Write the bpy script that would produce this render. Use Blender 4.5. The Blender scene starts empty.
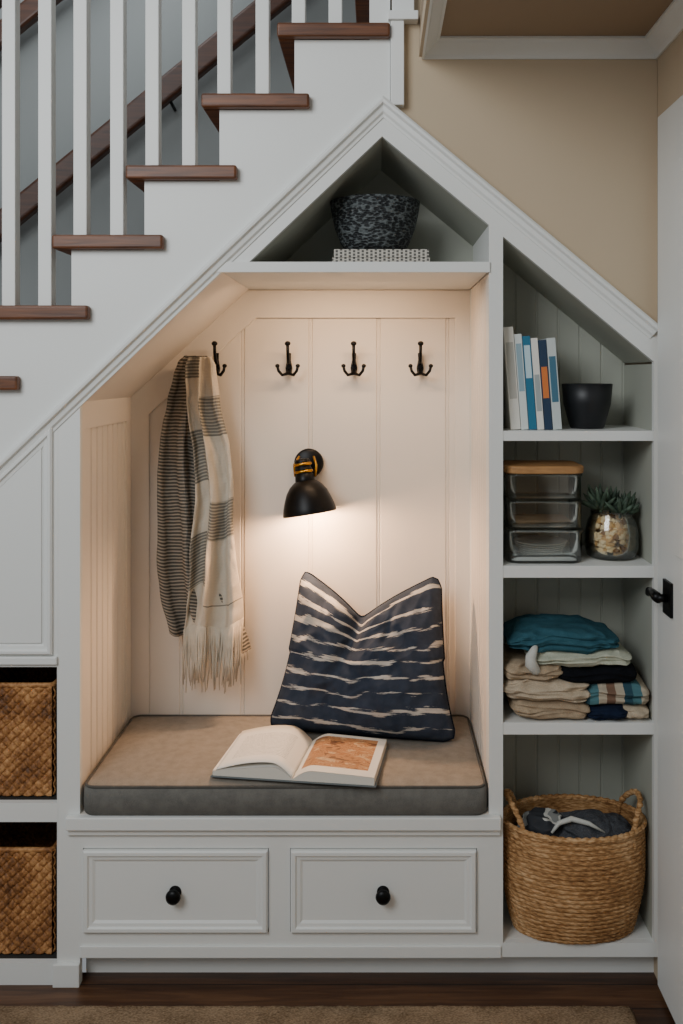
import bpy, bmesh, math, random
from mathutils import Vector, Matrix, noise
random.seed(7)
S=0.0026; D=2.36; H=1.5886; VX=377; VY=374
def FX(p): return (p-VX)*S
def FZ(p): return H-(p-VY)*S
def K(Y): return S*(D+Y)/D
def PX(p,Y): return (p-VX)*K(Y)
def PZ(p,Y): return H-(p-VY)*K(Y)
def LL(x): return 462-.953*x
def RR(x): return 105+.83*(x-392)
def HH(x): return 136+.83*(x-382)
scene=bpy.context.scene
col=scene.collection
def lin(h):
    c=[int(h[i:i+2],16)/255 for i in (0,2,4)]
    return tuple([(x/12.92 if x<=.04045 else ((x+.055)/1.055)**2.4) for x in c]+[1])

# ---------------- materials
class NT:
    def __init__(s,name,rough=.5,metal=0,spec=.5):
        s.m=bpy.data.materials.new(name); s.m.use_nodes=True
        s.t=s.m.node_tree; s.n=s.t.nodes; s.b=s.n['Principled BSDF']
        s.b.inputs['Roughness'].default_value=rough; s.b.inputs['Metallic'].default_value=metal
        s.b.inputs['Specular IOR Level'].default_value=spec
        s._tc=None
    def link(s,a,b): s.t.links.new(a,b)
    def tc(s,k='Object'):
        if not s._tc: s._tc=s.n.new('ShaderNodeTexCoord')
        return s._tc.outputs[k]
    def mapping(s,src,scale=(1,1,1),rot=(0,0,0),loc=(0,0,0)):
        m=s.n.new('ShaderNodeMapping'); m.inputs['Scale'].default_value=scale; m.inputs['Rotation'].default_value=rot; m.inputs['Location'].default_value=loc
        s.link(src,m.inputs['Vector']); return m.outputs[0]
    def noise(s,src,scale=5,detail=3,rough=.5,dist=0):
        m=s.n.new('ShaderNodeTexNoise'); m.inputs['Scale'].default_value=scale; m.inputs['Detail'].default_value=detail
        m.inputs['Roughness'].default_value=rough; m.inputs['Distortion'].default_value=dist
        if src: s.link(src,m.inputs['Vector'])
        return m.outputs['Fac']
    def vor(s,src,scale,out='Distance',feat='F1'):
        m=s.n.new('ShaderNodeTexVoronoi'); m.feature=feat; m.inputs['Scale'].default_value=scale; s.link(src,m.inputs['Vector']); return m.outputs[out]
    def math(s,op,a,b=0.0,c=None):
        m=s.n.new('ShaderNodeMath'); m.operation=op
        for i,v in enumerate([a,b]+([c] if c is not None else [])):
            if isinstance(v,(int,float)): m.inputs[i].default_value=v
            else: s.link(v,m.inputs[i])
        return m.outputs[0]
    def sep(s,v):
        m=s.n.new('ShaderNodeSeparateXYZ'); s.link(v,m.inputs[0]); return m.outputs
    def ramp(s,f,stops,interp='LINEAR'):
        m=s.n.new('ShaderNodeValToRGB'); r=m.color_ramp; r.interpolation=interp
        while len(r.elements)<len(stops): r.elements.new(.5)
        for e,(p,c) in zip(r.elements,stops): e.position=p; e.color=lin(c) if isinstance(c,str) else c
        s.link(f,m.inputs[0]); return m.outputs[0]
    def mix(s,f,a,b):
        m=s.n.new('ShaderNodeMix'); m.data_type='RGBA'
        if isinstance(f,(int,float)): m.inputs[0].default_value=f
        else: s.link(f,m.inputs[0])
        for i,v in ((6,a),(7,b)):
            if isinstance(v,str): m.inputs[i].default_value=lin(v)
            else: s.link(v,m.inputs[i])
        return m.outputs[2]
    def color(s,c):
        if isinstance(c,str): s.b.inputs['Base Color'].default_value=lin(c)
        else: s.link(c,s.b.inputs['Base Color'])
        return s
    def bump(s,h,strength=.2,dist=.002):
        m=s.n.new('ShaderNodeBump'); m.inputs['Strength'].default_value=strength; m.inputs['Distance'].default_value=dist
        s.link(h,m.inputs['Height']); s.link(m.outputs[0],s.b.inputs['Normal']); return s
def paint(name,c,c2=None,rough=.45,b=.08):
    t=NT(name,rough); o=t.tc(); n=t.noise(o,3,4)
    t.color(t.mix(n,c,c2 or c)); t.bump(t.noise(o,180,2),b,.001); return t.m
def wood(name,a,b,scale=(2,30,30),rough=.35,bump=.15):
    t=NT(name,rough); v=t.mapping(t.tc(),scale); n=t.noise(v,1.5,6,.6,.6)
    t.color(t.ramp(n,[(.3,a),(.7,b)])); t.bump(n,bump,.002); return t.m
def fabric(name,a,b,rough=.95,sc=900,mix=40):
    t=NT(name,rough,0,.1); o=t.tc(); w=t.noise(o,sc,1); n=t.noise(o,mix,4)
    f=t.math('MULTIPLY_ADD',w,.6,t.math('MULTIPLY',n,.4))
    t.color(t.ramp(f,[(.35,a),(.65,b)])); t.bump(w,.4,.0015); return t.m
def plain(name,c,rough=.5,metal=0,nb=60):
    t=NT(name,rough,metal); o=t.tc(); n=t.noise(o,nb,3); t.color(c); t.bump(n,.08,.001); return t.m
WHITE=paint('white_paint','e6e7e3','e1e2de')
WHITE_LIT=paint('white_paint_warm_lit','e8dfd3','e3dace')  # same white paint, with the nook's warm light tinted into the colour
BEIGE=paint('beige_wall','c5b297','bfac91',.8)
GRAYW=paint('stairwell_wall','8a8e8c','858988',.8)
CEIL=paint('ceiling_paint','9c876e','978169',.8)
GREENG=paint('shelf_interior','aeb0a4','a8aa9e',.6)
TREAD=wood('tread_walnut','3d2010','7d4a26',(3,45,45),.45,.3)
RAIL=wood('rail_walnut','301a0e','56321d',(3,45,45),.45)
LIDW=wood('lid_wood','8a6138','b88a58',(8,60,60),.5)
BLACK=plain('black_metal','0d0d0e',.4,.6)
BLACKC=plain('black_ceramic','121418',.45)
BRASS=plain('brass','c08c2c',.3,1)
CUBSHADE=paint('cubby_painted_shade','302e2a','2b2925',.8)  # white boards; the shadow inside the cubbies is painted in as near-black
t=NT('floor_oak',.4); o=t.tc(); v=t.mapping(o,(1.5,25,1)); n=t.noise(v,2,6,.6,.8)
sx=t.sep(o); fr=t.math('FRACT',t.math('DIVIDE',sx[1],.09))
gap=t.math('LESS_THAN',fr,.04)
vn=t.noise(t.mapping(o,(0.01,11.1,0.01)),1,0)
c=t.ramp(t.math('MULTIPLY_ADD',vn,.4,t.math('MULTIPLY',n,.6)),[(.34,'24160d'),(.52,'4a2f1d'),(.7,'6b4a31')])
t.color(t.mix(gap,c,'0a0604')); t.bump(n,.2,.002); FLOOR=t.m
t=NT('rug_weave',1,0,.05); o=t.tc(); w=t.noise(t.mapping(o,(1,2.2,1)),170,2); n=t.noise(o,12,4)
t.color(t.ramp(t.math('MULTIPLY_ADD',w,.6,t.math('MULTIPLY',n,.4)),[(.35,'65523e'),(.6,'a08a70')])); t.bump(w,.9,.006); RUG=t.m
CUSH=fabric('cushion_linen','5f5e5a','7a7872')
CUSHLIT=fabric('cushion_linen_lit','7f776c','989085')  # same gray linen, warm lamplight on the top put into the colour
PIPE=fabric('cushion_piping','4d4b47','65625c')
t=NT('wicker',.6,0,.4); o=t.tc(); n=t.noise(o,120,3); n2=t.noise(o,14,2)
t.color(t.ramp(t.math('MULTIPLY_ADD',n,.5,t.math('MULTIPLY',n2,.5)),[(.36,'5c3a20'),(.5,'946235'),(.64,'c08d58')])); t.bump(n,.5,.002); WICK=t.m
t=NT('seagrass',.75,0,.3); o=t.tc(); n=t.noise(t.mapping(o,(1,1,5)),60,4); n2=t.noise(o,9,2)
t.color(t.ramp(t.math('MULTIPLY_ADD',n,.65,t.math('MULTIPLY',n2,.35)),[(.36,'75502e'),(.5,'ab8052'),(.64,'d0aa7e')])); t.bump(n,.4,.002); SEAG=t.m
def scarfmat(name,blocks):
    t=NT(name,1,0,.05); u=t.sep(t.tc('UV')); 
    wob=t.noise(t.tc(),10,2); fine=t.noise(t.tc(),420,2)
    st=t.math('FRACT',t.math('MULTIPLY_ADD',u[1],84,t.math('MULTIPLY',wob,1.0)))
    s1=t.math('GREATER_THAN',st,.42)
    dk=t.mix(fine,'4a4844','67645d')
    base=t.mix(s1,'aca293',dk)
    if blocks:
        lt=t.math('LESS_THAN',u[0],.40)
        b=t.math('FRACT',t.math('MULTIPLY_ADD',u[1],2.6,.30)); b2=t.math('FRACT',t.math('MULTIPLY_ADD',u[1],2.6,.62))
        m1=t.math('MULTIPLY',lt,t.math('GREATER_THAN',b,.50)); m2=t.math('MULTIPLY',t.math('SUBTRACT',1,lt),t.math('GREATER_THAN',b2,.38))
        m=t.math('MULTIPLY',t.math('ADD',m1,m2),.94)
        m=t.math('MAXIMUM',m,t.math('GREATER_THAN',u[1],.92))
        base=t.mix(s1,'b2a999','7a766d')
        base=t.mix(m,base,t.mix(fine,'c2b7a5','dacfbd'))
    t.color(base); t.bump(fine,.6,.003); return t.m
SCA=scarfmat('scarf_stripe',False); SCB=scarfmat('scarf_block',True)
FRI=fabric('fringe_yarn','b9ad9b','d6cbb9')
t=NT('pillow_print',.95,0,.1); uv=t.tc('UV'); s_=t.sep(uv)
nz=t.noise(t.mapping(uv,(1.6,1.6,1)),1.6,2); n2=t.noise(t.mapping(uv,(7,70,1)),1,4,.7); n3=t.noise(t.mapping(uv,(4,9,1),loc=(3,1,0)),1,2)
vv=t.math('MULTIPLY_ADD',s_[1],9.3,t.math('MULTIPLY',nz,1.9))
tri=t.math('ABSOLUTE',t.math('SUBTRACT',t.math('FRACT',vv),.5))
lobe=t.math('MULTIPLY',t.ramp(s_[0],[(.34,(1,1,1,1)),(.5,(0,0,0,1))]),t.ramp(s_[1],[(.45,(0,0,0,1)),(.72,(1,1,1,1))]))
wth=t.math('MULTIPLY_ADD',n3,.50,t.math('MULTIPLY_ADD',n2,.80,-.57))
wth=t.math('MULTIPLY_ADD',lobe,.12,wth)
edge=t.math('SUBTRACT',wth,tri)
m=t.ramp(edge,[(.0,(0,0,0,1)),(.06,(1,1,1,1))])
m=t.math('MULTIPLY',m,t.math('MULTIPLY_ADD',n2,.9,.38))
m.node.use_clamp=True
t.color(t.mix(m,t.mix(t.noise(t.tc(),30,4),'222935','424a58'),'c6c0b6')); t.bump(t.noise(t.tc(),700,1),.4,.0015); PIL=t.m
NAVY=fabric('navy_edge','10151f','1d2533')
PAGE=NT('page_text',.8); t=PAGE; s_=t.sep(t.tc('UV'))
ln=t.math('LESS_THAN',t.math('FRACT',t.math('MULTIPLY',s_[1],30)),.35)
w=t.math('GREATER_THAN',t.noise(t.mapping(t.tc('UV'),(70,30,1)),1,1),.45)
inx=t.math('MULTIPLY',t.math('GREATER_THAN',s_[0],.14),t.math('LESS_THAN',s_[0],.86))
iny=t.math('MULTIPLY',t.math('GREATER_THAN',s_[1],.18),t.math('LESS_THAN',s_[1],.8))
mk=t.math('MULTIPLY',t.math('MULTIPLY',ln,w),t.math('MULTIPLY',inx,iny))
t.color(t.mix(t.math('MULTIPLY',mk,.5),'ece8df','55524c')); PAGE=t.m
t=NT('page_photo',.5); s_=t.sep(t.tc('UV'))
inx=t.math('MULTIPLY',t.math('GREATER_THAN',s_[0],.07),t.math('LESS_THAN',s_[0],.9))
iny=t.math('MULTIPLY',t.math('GREATER_THAN',s_[1],.14),t.math('LESS_THAN',s_[1],.93))
pic=t.ramp(t.noise(t.mapping(t.tc('UV'),(2.2,5,1)),2,7,.65,1.2),[(.30,'3e2a20'),(.40,'7d5236'),(.47,'bd8c5f'),(.53,'9a6238'),(.6,'cdb08a'),(.7,'6e6a60')])
t.color(t.mix(t.math('MULTIPLY',inx,iny),'e4e0d6',pic)); PPIC=t.m
PAPER=plain('paper_edge','dcd5c7',.9)
g=bpy.data.materials.new('clear_glass'); g.use_nodes=True; nn=g.node_tree.nodes; lk=g.node_tree.links
nn.remove(nn['Principled BSDF'])
pb=nn.new('ShaderNodeBsdfGlossy'); pb.inputs['Color'].default_value=(.97,.99,.98,1); pb.inputs['Roughness'].default_value=.10
tr_=nn.new('ShaderNodeBsdfTransparent'); tr_.inputs[0].default_value=(.975,.985,.98,1)
lw=nn.new('ShaderNodeFresnel'); lw.inputs[0].default_value=1.5
mm=nn.new('ShaderNodeMath'); mm.operation='MULTIPLY_ADD'; mm.inputs[1].default_value=.9; mm.inputs[2].default_value=.02; mm.use_clamp=True; lk.new(lw.outputs[0],mm.inputs[0])
mx=nn.new('ShaderNodeMixShader'); lk.new(mm.outputs[0],mx.inputs[0]); lk.new(tr_.outputs[0],mx.inputs[1]); lk.new(pb.outputs[0],mx.inputs[2]); lk.new(mx.outputs[0],nn['Material Output'].inputs[0])
GLASS=g
t=NT('bowl_glaze',.6); o=t.tc(); n=t.vor(t.mapping(o,(1,1,2.2)),75); n2=t.noise(o,90,3)
t.color(t.ramp(t.math('MULTIPLY_ADD',n,.7,t.math('MULTIPLY',n2,.45)),[(.38,'14171a'),(.58,'1d2124'),(.7,'5c6263')])); t.bump(n,.9,.006); BOWL=t.m
t=NT('pattern_book',.7); o=t.tc(); s_=t.sep(o)
a=t.math('GREATER_THAN',t.math('FRACT',t.math('MULTIPLY',s_[0],85)),.45)
b=t.math('LESS_THAN',t.math('FRACT',t.math('MULTIPLY_ADD',s_[2],110,t.math('MULTIPLY',t.math('FLOOR',t.math('MULTIPLY',s_[0],85)),.5))),.7)
t.color(t.mix(t.math('MULTIPLY',a,b),'c4beb2','5a5753')); PATB=t.m

# ---------------- builder
class B:
    def __init__(s): s.bm=bmesh.new(); s.uv=s.bm.loops.layers.uv.new('UVMap'); s.mi=0; s.sm=False
    def face(s,vs,uvs=None):
        try: f=s.bm.faces.new(vs)
        except ValueError: return
        f.material_index=s.mi; f.smooth=s.sm
        if uvs:
            for l,u in zip(f.loops,uvs): l[s.uv].uv=u
    def box(s,x0,x1,y0,y1,z0,z1):
        return s.extr([(x0,z0),(x1,z0),(x1,z1),(x0,z1)],y0,y1)
    def extr(s,poly,y0,y1,f=None):
        f=f or (lambda a,b,y:(a,y,b))
        A=[s.bm.verts.new(f(a,b,y0)) for a,b in poly]; C=[s.bm.verts.new(f(a,b,y1)) for a,b in poly]
        n=len(poly); s.face(A); s.face(C[::-1])
        for i in range(n): s.face([A[i],C[i],C[(i+1)%n],A[(i+1)%n]])
        return s
    def grid(s,f,nu,nv,cu=False,cv=False):
        V=[[s.bm.verts.new(f(i/nu,j/nv)) for j in range(nv+(0 if cv else 1))] for i in range(nu+(0 if cu else 1))]
        for i in range(nu):
            for j in range(nv):
                i2=(i+1)%len(V); j2=(j+1)%len(V[0])
                s.face([V[i][j],V[i2][j],V[i2][j2],V[i][j2]],[(i/nu,j/nv),((i+1)/nu,j/nv),((i+1)/nu,(j+1)/nv),(i/nu,(j+1)/nv)])
        return V
    def lathe(s,prof,c=(0,0,0),seg=48,M=None,caps=True):
        c=Vector(c); M=M or Matrix()
        R=[]
        for r,z in prof:
            R.append([s.bm.verts.new(c+M@Vector((r*math.cos(6.28318531*k/seg),r*math.sin(6.28318531*k/seg),z))) for k in range(seg)])
        for a,b in zip(R,R[1:]):
            for k in range(seg): s.face([a[k],a[(k+1)%seg],b[(k+1)%seg],b[k]])
        if caps:
            s.face(R[0][::-1]); s.face(R[-1])
    def tube(s,pts,r,seg=8,closed=False):
        pts=[Vector(p) for p in pts]; n=len(pts); R=[]
        rr=r if isinstance(r,(list,tuple)) else [r]*n
        prev=None
        for i,p in enumerate(pts):
            if closed: d=pts[(i+1)%n]-pts[i-1]
            else: d=pts[min(i+1,n-1)]-pts[max(i-1,0)]
            d.normalize()
            if prev is None:
                a=d.orthogonal().normalized()
            else:
                a=(prev-d*prev.dot(d))
                a=a.normalized() if a.length>1e-6 else d.orthogonal().normalized()
            prev=a; b=d.cross(a)
            R.append([s.bm.verts.new(p+(a*math.cos(6.28318531*k/seg)+b*math.sin(6.28318531*k/seg))*rr[i]) for k in range(seg)])
        rng=range(n) if closed else range(n-1)
        for i in rng:
            A=R[i];C=R[(i+1)%n]
            for k in range(seg): s.face([A[k],A[(k+1)%seg],C[(k+1)%seg],C[k]])
        if not closed: s.face(R[0][::-1]); s.face(R[-1])
    def mold(s,path,prof,closed=False,f=None):
        f=f or (lambda a,b,p:(a,-p,b))
        P=[Vector(p) for p in path]; n=len(P); R=[]
        for i in range(n):
            def nr(a,b):
                d=(b-a).normalized(); return Vector((d.y,-d.x))
            if closed: n1=nr(P[i-1],P[i]); n2=nr(P[i],P[(i+1)%n])
            else:
                n1=nr(P[max(i-1,0)],P[max(i,1)]); n2=nr(P[min(i,n-2)],P[min(i+1,n-1)])
            m=(n1+n2)/(1+n1.dot(n2))
            R.append([s.bm.verts.new(f(P[i].x+m.x*o,P[i].y+m.y*o,p)) for o,p in prof])
        q=len(prof)
        for i in (range(n) if closed else range(n-1)):
            A=R[i];C=R[(i+1)%n]
            for k in range(q): s.face([A[k],A[(k+1)%q],C[(k+1)%q],C[k]])
        if not closed: s.face(R[0][::-1]); s.face(R[-1])
    def ico(s,c,r,sub=2,fn=None):
        d=bmesh.ops.create_icosphere(s.bm,subdivisions=sub,radius=1)
        for v in d['verts']:
            p=v.co.copy()
            q=Vector((p.x*r[0],p.y*r[1],p.z*r[2]))
            if fn: q=fn(p,q)
            v.co=q+Vector(c)
        fs=set(f for v in d['verts'] for f in v.link_faces)
        for f in fs: f.material_index=s.mi; f.smooth=s.sm
    def obj(s,name,mats,parent=None,bevel=0,weld=False,seg=2,solid=0,sub=0):
        if weld: bmesh.ops.remove_doubles(s.bm,verts=s.bm.verts,dist=1e-5)
        bmesh.ops.recalc_face_normals(s.bm,faces=s.bm.faces)
        me=bpy.data.meshes.new(name); s.bm.to_mesh(me); s.bm.free()
        return mkobj(name,me,mats,parent,bevel,seg,solid,sub)
def mkobj(name,me,mats,parent=None,bevel=0,seg=2,solid=0,sub=0):
    if not isinstance(mats,(list,tuple)): mats=[mats]
    for m in mats: me.materials.append(m)
    o=bpy.data.objects.new(name,me); col.objects.link(o)
    if parent:
        o.parent=parent
        w=Matrix(); p=parent
        while p: w=Matrix.Translation(p.location)@w if not p.parent else w; p=p.parent
        o.matrix_parent_inverse=w.inverted()
    if solid:
        m=o.modifiers.new('s','SOLIDIFY'); m.thickness=solid; m.offset=0
    if bevel:
        m=o.modifiers.new('b','BEVEL'); m.width=bevel; m.segments=seg; m.limit_method='ANGLE'
    if sub:
        m=o.modifiers.new('sub','SUBSURF'); m.levels=sub; m.render_levels=sub
    return o
def plate(name,outer,holes,y0,y1,mat,parent=None,bevel=0):
    cu=bpy.data.curves.new('t','CURVE'); cu.dimensions='2D'; cu.fill_mode='BOTH'; cu.extrude=(y1-y0)/2
    for poly in [outer]+holes:
        sp=cu.splines.new('POLY'); sp.points.add(len(poly)-1); sp.use_cyclic_u=True
        for p,(a,b) in zip(sp.points,poly): p.co=(a,b,0,1)
    ob=bpy.data.objects.new('t',cu); col.objects.link(ob); dg=bpy.context.evaluated_depsgraph_get(); dg.update()
    me=bpy.data.meshes.new_from_object(ob.evaluated_get(dg)); bpy.data.objects.remove(ob); me.materials.clear()
    ym=(y0+y1)/2
    for v in me.vertices: x,y,z=v.co; v.co=(x,ym-z,y)
    bm=bmesh.new(); bm.from_mesh(me); bmesh.ops.remove_doubles(bm,verts=bm.verts,dist=1e-5); bmesh.ops.recalc_face_normals(bm,faces=bm.faces)
    for f in bm.faces: f.smooth=False
    bm.to_mesh(me); bm.free(); me.name=name
    return mkobj(name,me,mat,parent,bevel)
def empty(name,loc,label,cat,group=None):
    e=bpy.data.objects.new(name,None); e.location=loc; e.empty_display_size=.05; col.objects.link(e)
    return tag(e,label,cat,group)
def tag(o,label,cat,group=None):
    o['label']=label; o['category']=cat
    if group: o['group']=group
    return o
def struct(o): o['kind']='structure'; return o
F=lambda pts:[(FX(a),FZ(b)) for a,b in pts]
def bx(x0,x1,y0,y1,z0,z1,name,mat,parent=None,bevel=0):
    b=B(); b.box(x0,x1,y0,y1,z0,z1); return b.obj(name,mat,parent,bevel)

# ---------------- room
XR=.735
struct(bx(-2.2,.9,-3.6,.05,-.05,0,'floor',FLOOR))
struct(bx(-2.2,XR+.08,.95,1.05,0,3.6,'wall_back',GRAYW))
struct(bx(XR,XR+.08,-3.6,.45,0,2.458,'wall_right',BEIGE))
b=B(); b.extr(F([(391,-160),(391,RR(391)+4),(404,RR(404)+4),(659.4,RR(659.4)+4),(659.4,-160)]),.019,.1); struct(b.obj('wall_front',BEIGE))
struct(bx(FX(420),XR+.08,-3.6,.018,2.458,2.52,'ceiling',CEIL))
struct(bx(FX(419),FX(422),-3.6,.0,2.413,2.457,'wall_header',BEIGE))
pr=[(0,0),(0.045,0),(.045,.006),(.036,.010),(.026,.02),(.014,.034),(.008,.038),(.006,.045),(0,.045)]
b=B(); b.mold([(FX(422),-3.6),(FX(422),.018),(XR-.001,.018),(XR-.001,-3.6)],[(o,p) for p,o in pr],False,lambda a,c,p:(a,c,2.4575-p)); struct(b.obj('trim_2',WHITE))
GP=F([(-150,LL(-150)),(382.7,97.3),(659.5,RR(659.5))])
prof=[(0,-.0),(0,.018),(.006,.022),(.013,.021),(.017,.012),(.028,.010),(.033,.004),(.040,.003),(.040,0.0)]
b=B(); b.mold(GP,prof); struct(b.obj('trim_1',WHITE,bevel=.001))
b=B(); b.box(FX(390.5),FX(404),-.012,.0185,FZ(106),FZ(22)); b.box(FX(388),FX(418),-.02,.0185,FZ(22),FZ(13)); b.box(FX(392),FX(414),-.014,.0185,FZ(13),FZ(-30)); struct(b.obj('trim_3',WHITE,bevel=.002))

# ---------------- stairs
st=empty('staircase',(FX(150),.3,FZ(330)),'white staircase with dark walnut treads and square balusters','staircase')
T=[(-95,21,376),(-20,91,306),(55,165,236),(128,238,167),(203,310,96),(278,390,26),(353,465,-44)]
saw2=[(-150,LL(-150)-.5),(-150,460),(T[0][0]+16.5,460)]
for i,(l,r,y) in enumerate(T[:6]):
    saw2.append((l+16.5,y+14)); saw2.append((T[i+1][0]+16.5,y+14))
saw2+=[(369.5,-60),(390,-60),(390,RR(390)-.5),(382.7,96.8)]
plate('stringer',F(saw2),[],0,.018,WHITE,st)
for i,(l,r,y) in enumerate(T):
    rr_=r if i<6 else 388
    b=B()
    b.box(FX(l),FX(rr_),-.028,-.0005,FZ(y+14),FZ(y))
    b.box(FX(l),FX(min(l+92,388)),-.0005,.945,FZ(y+14),FZ(y))
    b.obj('tread',TREAD,st,.006,seg=3)
    nx=T[i-1] if i>0 else (0,0,446)
    bx(FX(l+16.7),FX(l+22),.019,.945,FZ(nx[2]),FZ(y+14.2),'riser',WHITE,st)
BL=[(11,306),(47,306),(82,236),(118.5,236),(153.5,167),(190,167),(225,96),(263,96),(299,26),(335.5,26),(-25,376),(-62,376)]
for x,y in BL:
    X=PX(x,.03)
    zt=FZ(LL(x)-465)
    bx(X-.0175,X+.0175,.013,.048,FZ(y)+.0003,zt,'baluster',WHITE,st,.002)
b=B()
b.extr([(PX(x,.03),FZ(LL(x)-465-o)) for x,o in ((-160,0),(440,0),(440,30),(-160,30))],-.005,.065); b.obj('handrail',RAIL,st,.012,seg=3)
def wallrail(c0,xa,xb,hw,bks,lab):
    Y=.87
    wr=empty('wall_handrail',(PX((xa+xb)/2,.88),.88,PZ(c0-.82*(xa+xb)/2,.88)),lab,'handrail')
    b=B()
    b.extr([(PX(x,Y),PZ(y,Y)) for x,y in ((xa,c0-.82*xa+hw),(xb,c0-.82*xb+hw),(xb,c0-.82*xb-hw),(xa,c0-.82*xa-hw))],.845,.895); b.obj('rail',RAIL,wr,.012,seg=3)
    for x in bks:
        yy=c0-.82*x
        b=B(); b.sm=True; b.tube([(PX(x,Y),.87,PZ(yy,Y)-.02),(PX(x,Y),.875,PZ(yy,Y)-.05),(PX(x,Y),.95,PZ(yy,Y)-.06)],.006); b.obj('bracket',BLACK,wr)
wallrail(226,-60,330,15,(170,),'dark wooden handrail fixed along stairwell wall')
wallrail(36,-60,130,13,(),'dark wooden rail higher on the stairwell wall')

# ---------------- built-in bench nook
bn=empty('built_in_bench',(FX(284),.25,0),'white built-in bench nook with two drawers and paneled back','bench')
niche=[(80,820),(80,402),(222,272),(489,272),(489,820)]
tri=[(249,262),(382,136.2),(489,HH(489)),(489,262)]
dr1=[(83,848),(83,932),(269,932),(269,848)]; dr2=[(290,848),(290,932),(477,932),(477,848)]
plate('face_frame',F([(58,985),(80,985),(80,957),(501,957),(501,RR(501)),(382.7,97.3),(58,LL(58))]),[F(niche),F(tri),F(dr1),F(dr2)],0,.018,WHITE,bn)
def beads(y0,y1,step,x,sgn,th=.018,g=.003):
    pts=[(x-sgn*th,y0)]; y=y0
    pts.append((x,y0)); 
    while y+step<y1-.01:
        y+=step; pts+=[(x,y-.004),(x-sgn*g,y-.002),(x-sgn*g,y),(x-sgn*g*.1,y+.001),(x-sgn*g*.1,y+.004),(x-sgn*g,y+.005),(x-sgn*g,y+.007),(x,y+.009)]
    pts+=[(x,y1),(x-sgn*th,y1)]; return pts
XL=FX(80); XN=FX(489)
b=B(); b.extr(beads(.06,.44,.05,XL-.006,1),.41,FZ(430),lambda a,c,z:(a,c,z))
b.box(XL-.024,XL,.018,.06,.41,FZ(402)); b.box(XL-.024,XL,.44,.5,.41,FZ(402)); b.box(XL-.024,XL,.06,.44,FZ(430),FZ(402))
b.obj('side_panel',WHITE_LIT,bn)
b=B(); b.extr(beads(.06,.44,.05,XN+.0,-1,.01),.41,FZ(273),lambda a,c,z:(a,c,z))
b.obj('side_panel',WHITE_LIT,bn)
b=B(); b.box(XN+.0101,FX(503),.018,.5,FZ(957),FZ(240)); b.box(XN,XN+.0101,.018,.42,FZ(262),FZ(222)); b.box(XN+.0101,FX(503),.018,.42,FZ(240),FZ(222)); b.box(XN,XN+.01,.018,.06,.41,FZ(273)); b.box(XN,XN+.01,.44,.5,.41,FZ(273)); b.obj('divider',WHITE,bn)
def slope(p0,p1,y0,y1,name,mat,parent,th=7):
    (a,c),(d,e)=p0,p1; L=math.hypot(d-a,e-c); nx,ny=(e-c)/L*th,-(d-a)/L*th
    b=B(); b.extr(F([p0,p1,(d+nx,e+ny),(a+nx,c+ny)]),y0,y1); return b.obj(name,mat,parent)
slope((80,402),(222,272),.018,.5,'sloped_panel',WHITE_LIT,bn)
slope((249,262),(382,136.2),.018,.4,'sloped_panel',GREENG,bn,5)
slope((382,136.2),(489,HH(489)),.018,.4,'sloped_panel',GREENG,bn,5)
b=B(); b.extr(F([(245,262),(382,133),(492,225),(492,262)]),.4,.415); b.obj('upper_back_panel',GREENG,bn)
b=B(); b.mi=0; b.box(FX(222),XN,.018,.5,FZ(272),FZ(262)); b.box(FX(217),XN+.002,-.006,.0,FZ(272.5),FZ(262)); b.obj('shelf',WHITE,bn,.001)
YB=.5
gx=[PX(p,YB) for p in (181,242,310,378,447)]
pts=[(PX(125,YB),YB+.02),(PX(125,YB),YB)]
for g in gx: pts+=[(g-.006,YB),(g-.003,YB+.004),(g-.001,YB+.004),(g,YB+.001),(g+.003,YB+.001),(g+.004,YB+.004),(g+.006,YB+.004),(g+.009,YB)]
pts+=[(PX(476,YB),YB),(PX(476,YB),YB+.02)]
b=B(); b.extr(pts,.4,FZ(268),lambda a,c,z:(a,c,z)); b.obj('back_panel',WHITE_LIT,bn)
G=lambda pts,Y:[(PX(a,Y),PZ(c,Y)) for a,c in pts]
Yf=.49
plate('back_frame',G([(128.6,745),(128.6,397),(247,290.5),(470,290.5),(470,745)],Yf),[G([(149,718),(149,414),(256,318),(455,318),(455,718)],Yf)],.49,.4999,WHITE_LIT,bn,.002)
bx(FX(68),FX(500),-.022,-.0002,FZ(827),FZ(814),'seat_board',WHITE,bn,.003)
bx(XL,XN,.0,.5,FZ(819),FZ(814),'seat_deck',WHITE_LIT,bn)
bx(FX(68),FX(500),-.010,-.0002,FZ(834),FZ(827.2),'seat_trim',WHITE,bn,.003)
bx(FX(80),FX(660),.05,.068,0,FZ(957),'toe_kick',WHITE,bn)
bx(FX(54),FX(80.5),-.012,-.0002,0,FZ(962),'base_block',WHITE,bn,.002)
bx(FX(80.6),FX(501),-.006,-.0002,FZ(957),FZ(945),'base_rail',WHITE,bn,.002)
def drawer(x0,x1):
    b=B(); b.box(FX(x0+1),FX(x1-1),-.003,.016,FZ(931),FZ(849))
    z0,z1=FZ(931),FZ(849)
    pa=[(FX(x0+1),z0),(FX(x0+1),z1),(FX(x1-1),z1),(FX(x1-1),z0)]
    b.mold(pa,[(0,.003),(0,.009),(.004,.013),(.012,.013),(.016,.008),(.024,.007),(.030,.0035),(.030,.003)],True)
    d=b.obj('drawer',WHITE,bn)
    cx=(x0+x1)/2-.5
    b=B(); b.sm=True
    M=Matrix.Rotation(math.radians(90),4,'X')
    b.lathe([(.016,0),(.016,.003),(.007,.006),(.007,.014),(.016,.019),(.0195,.025),(.0175,.031),(.010,.035),(.001,.036)],(FX(cx),-.0032,FZ(891)),32,M)
    k=b.obj('knob',BLACK); k.parent=d; k.matrix_parent_inverse=Matrix()
    return d
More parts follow.
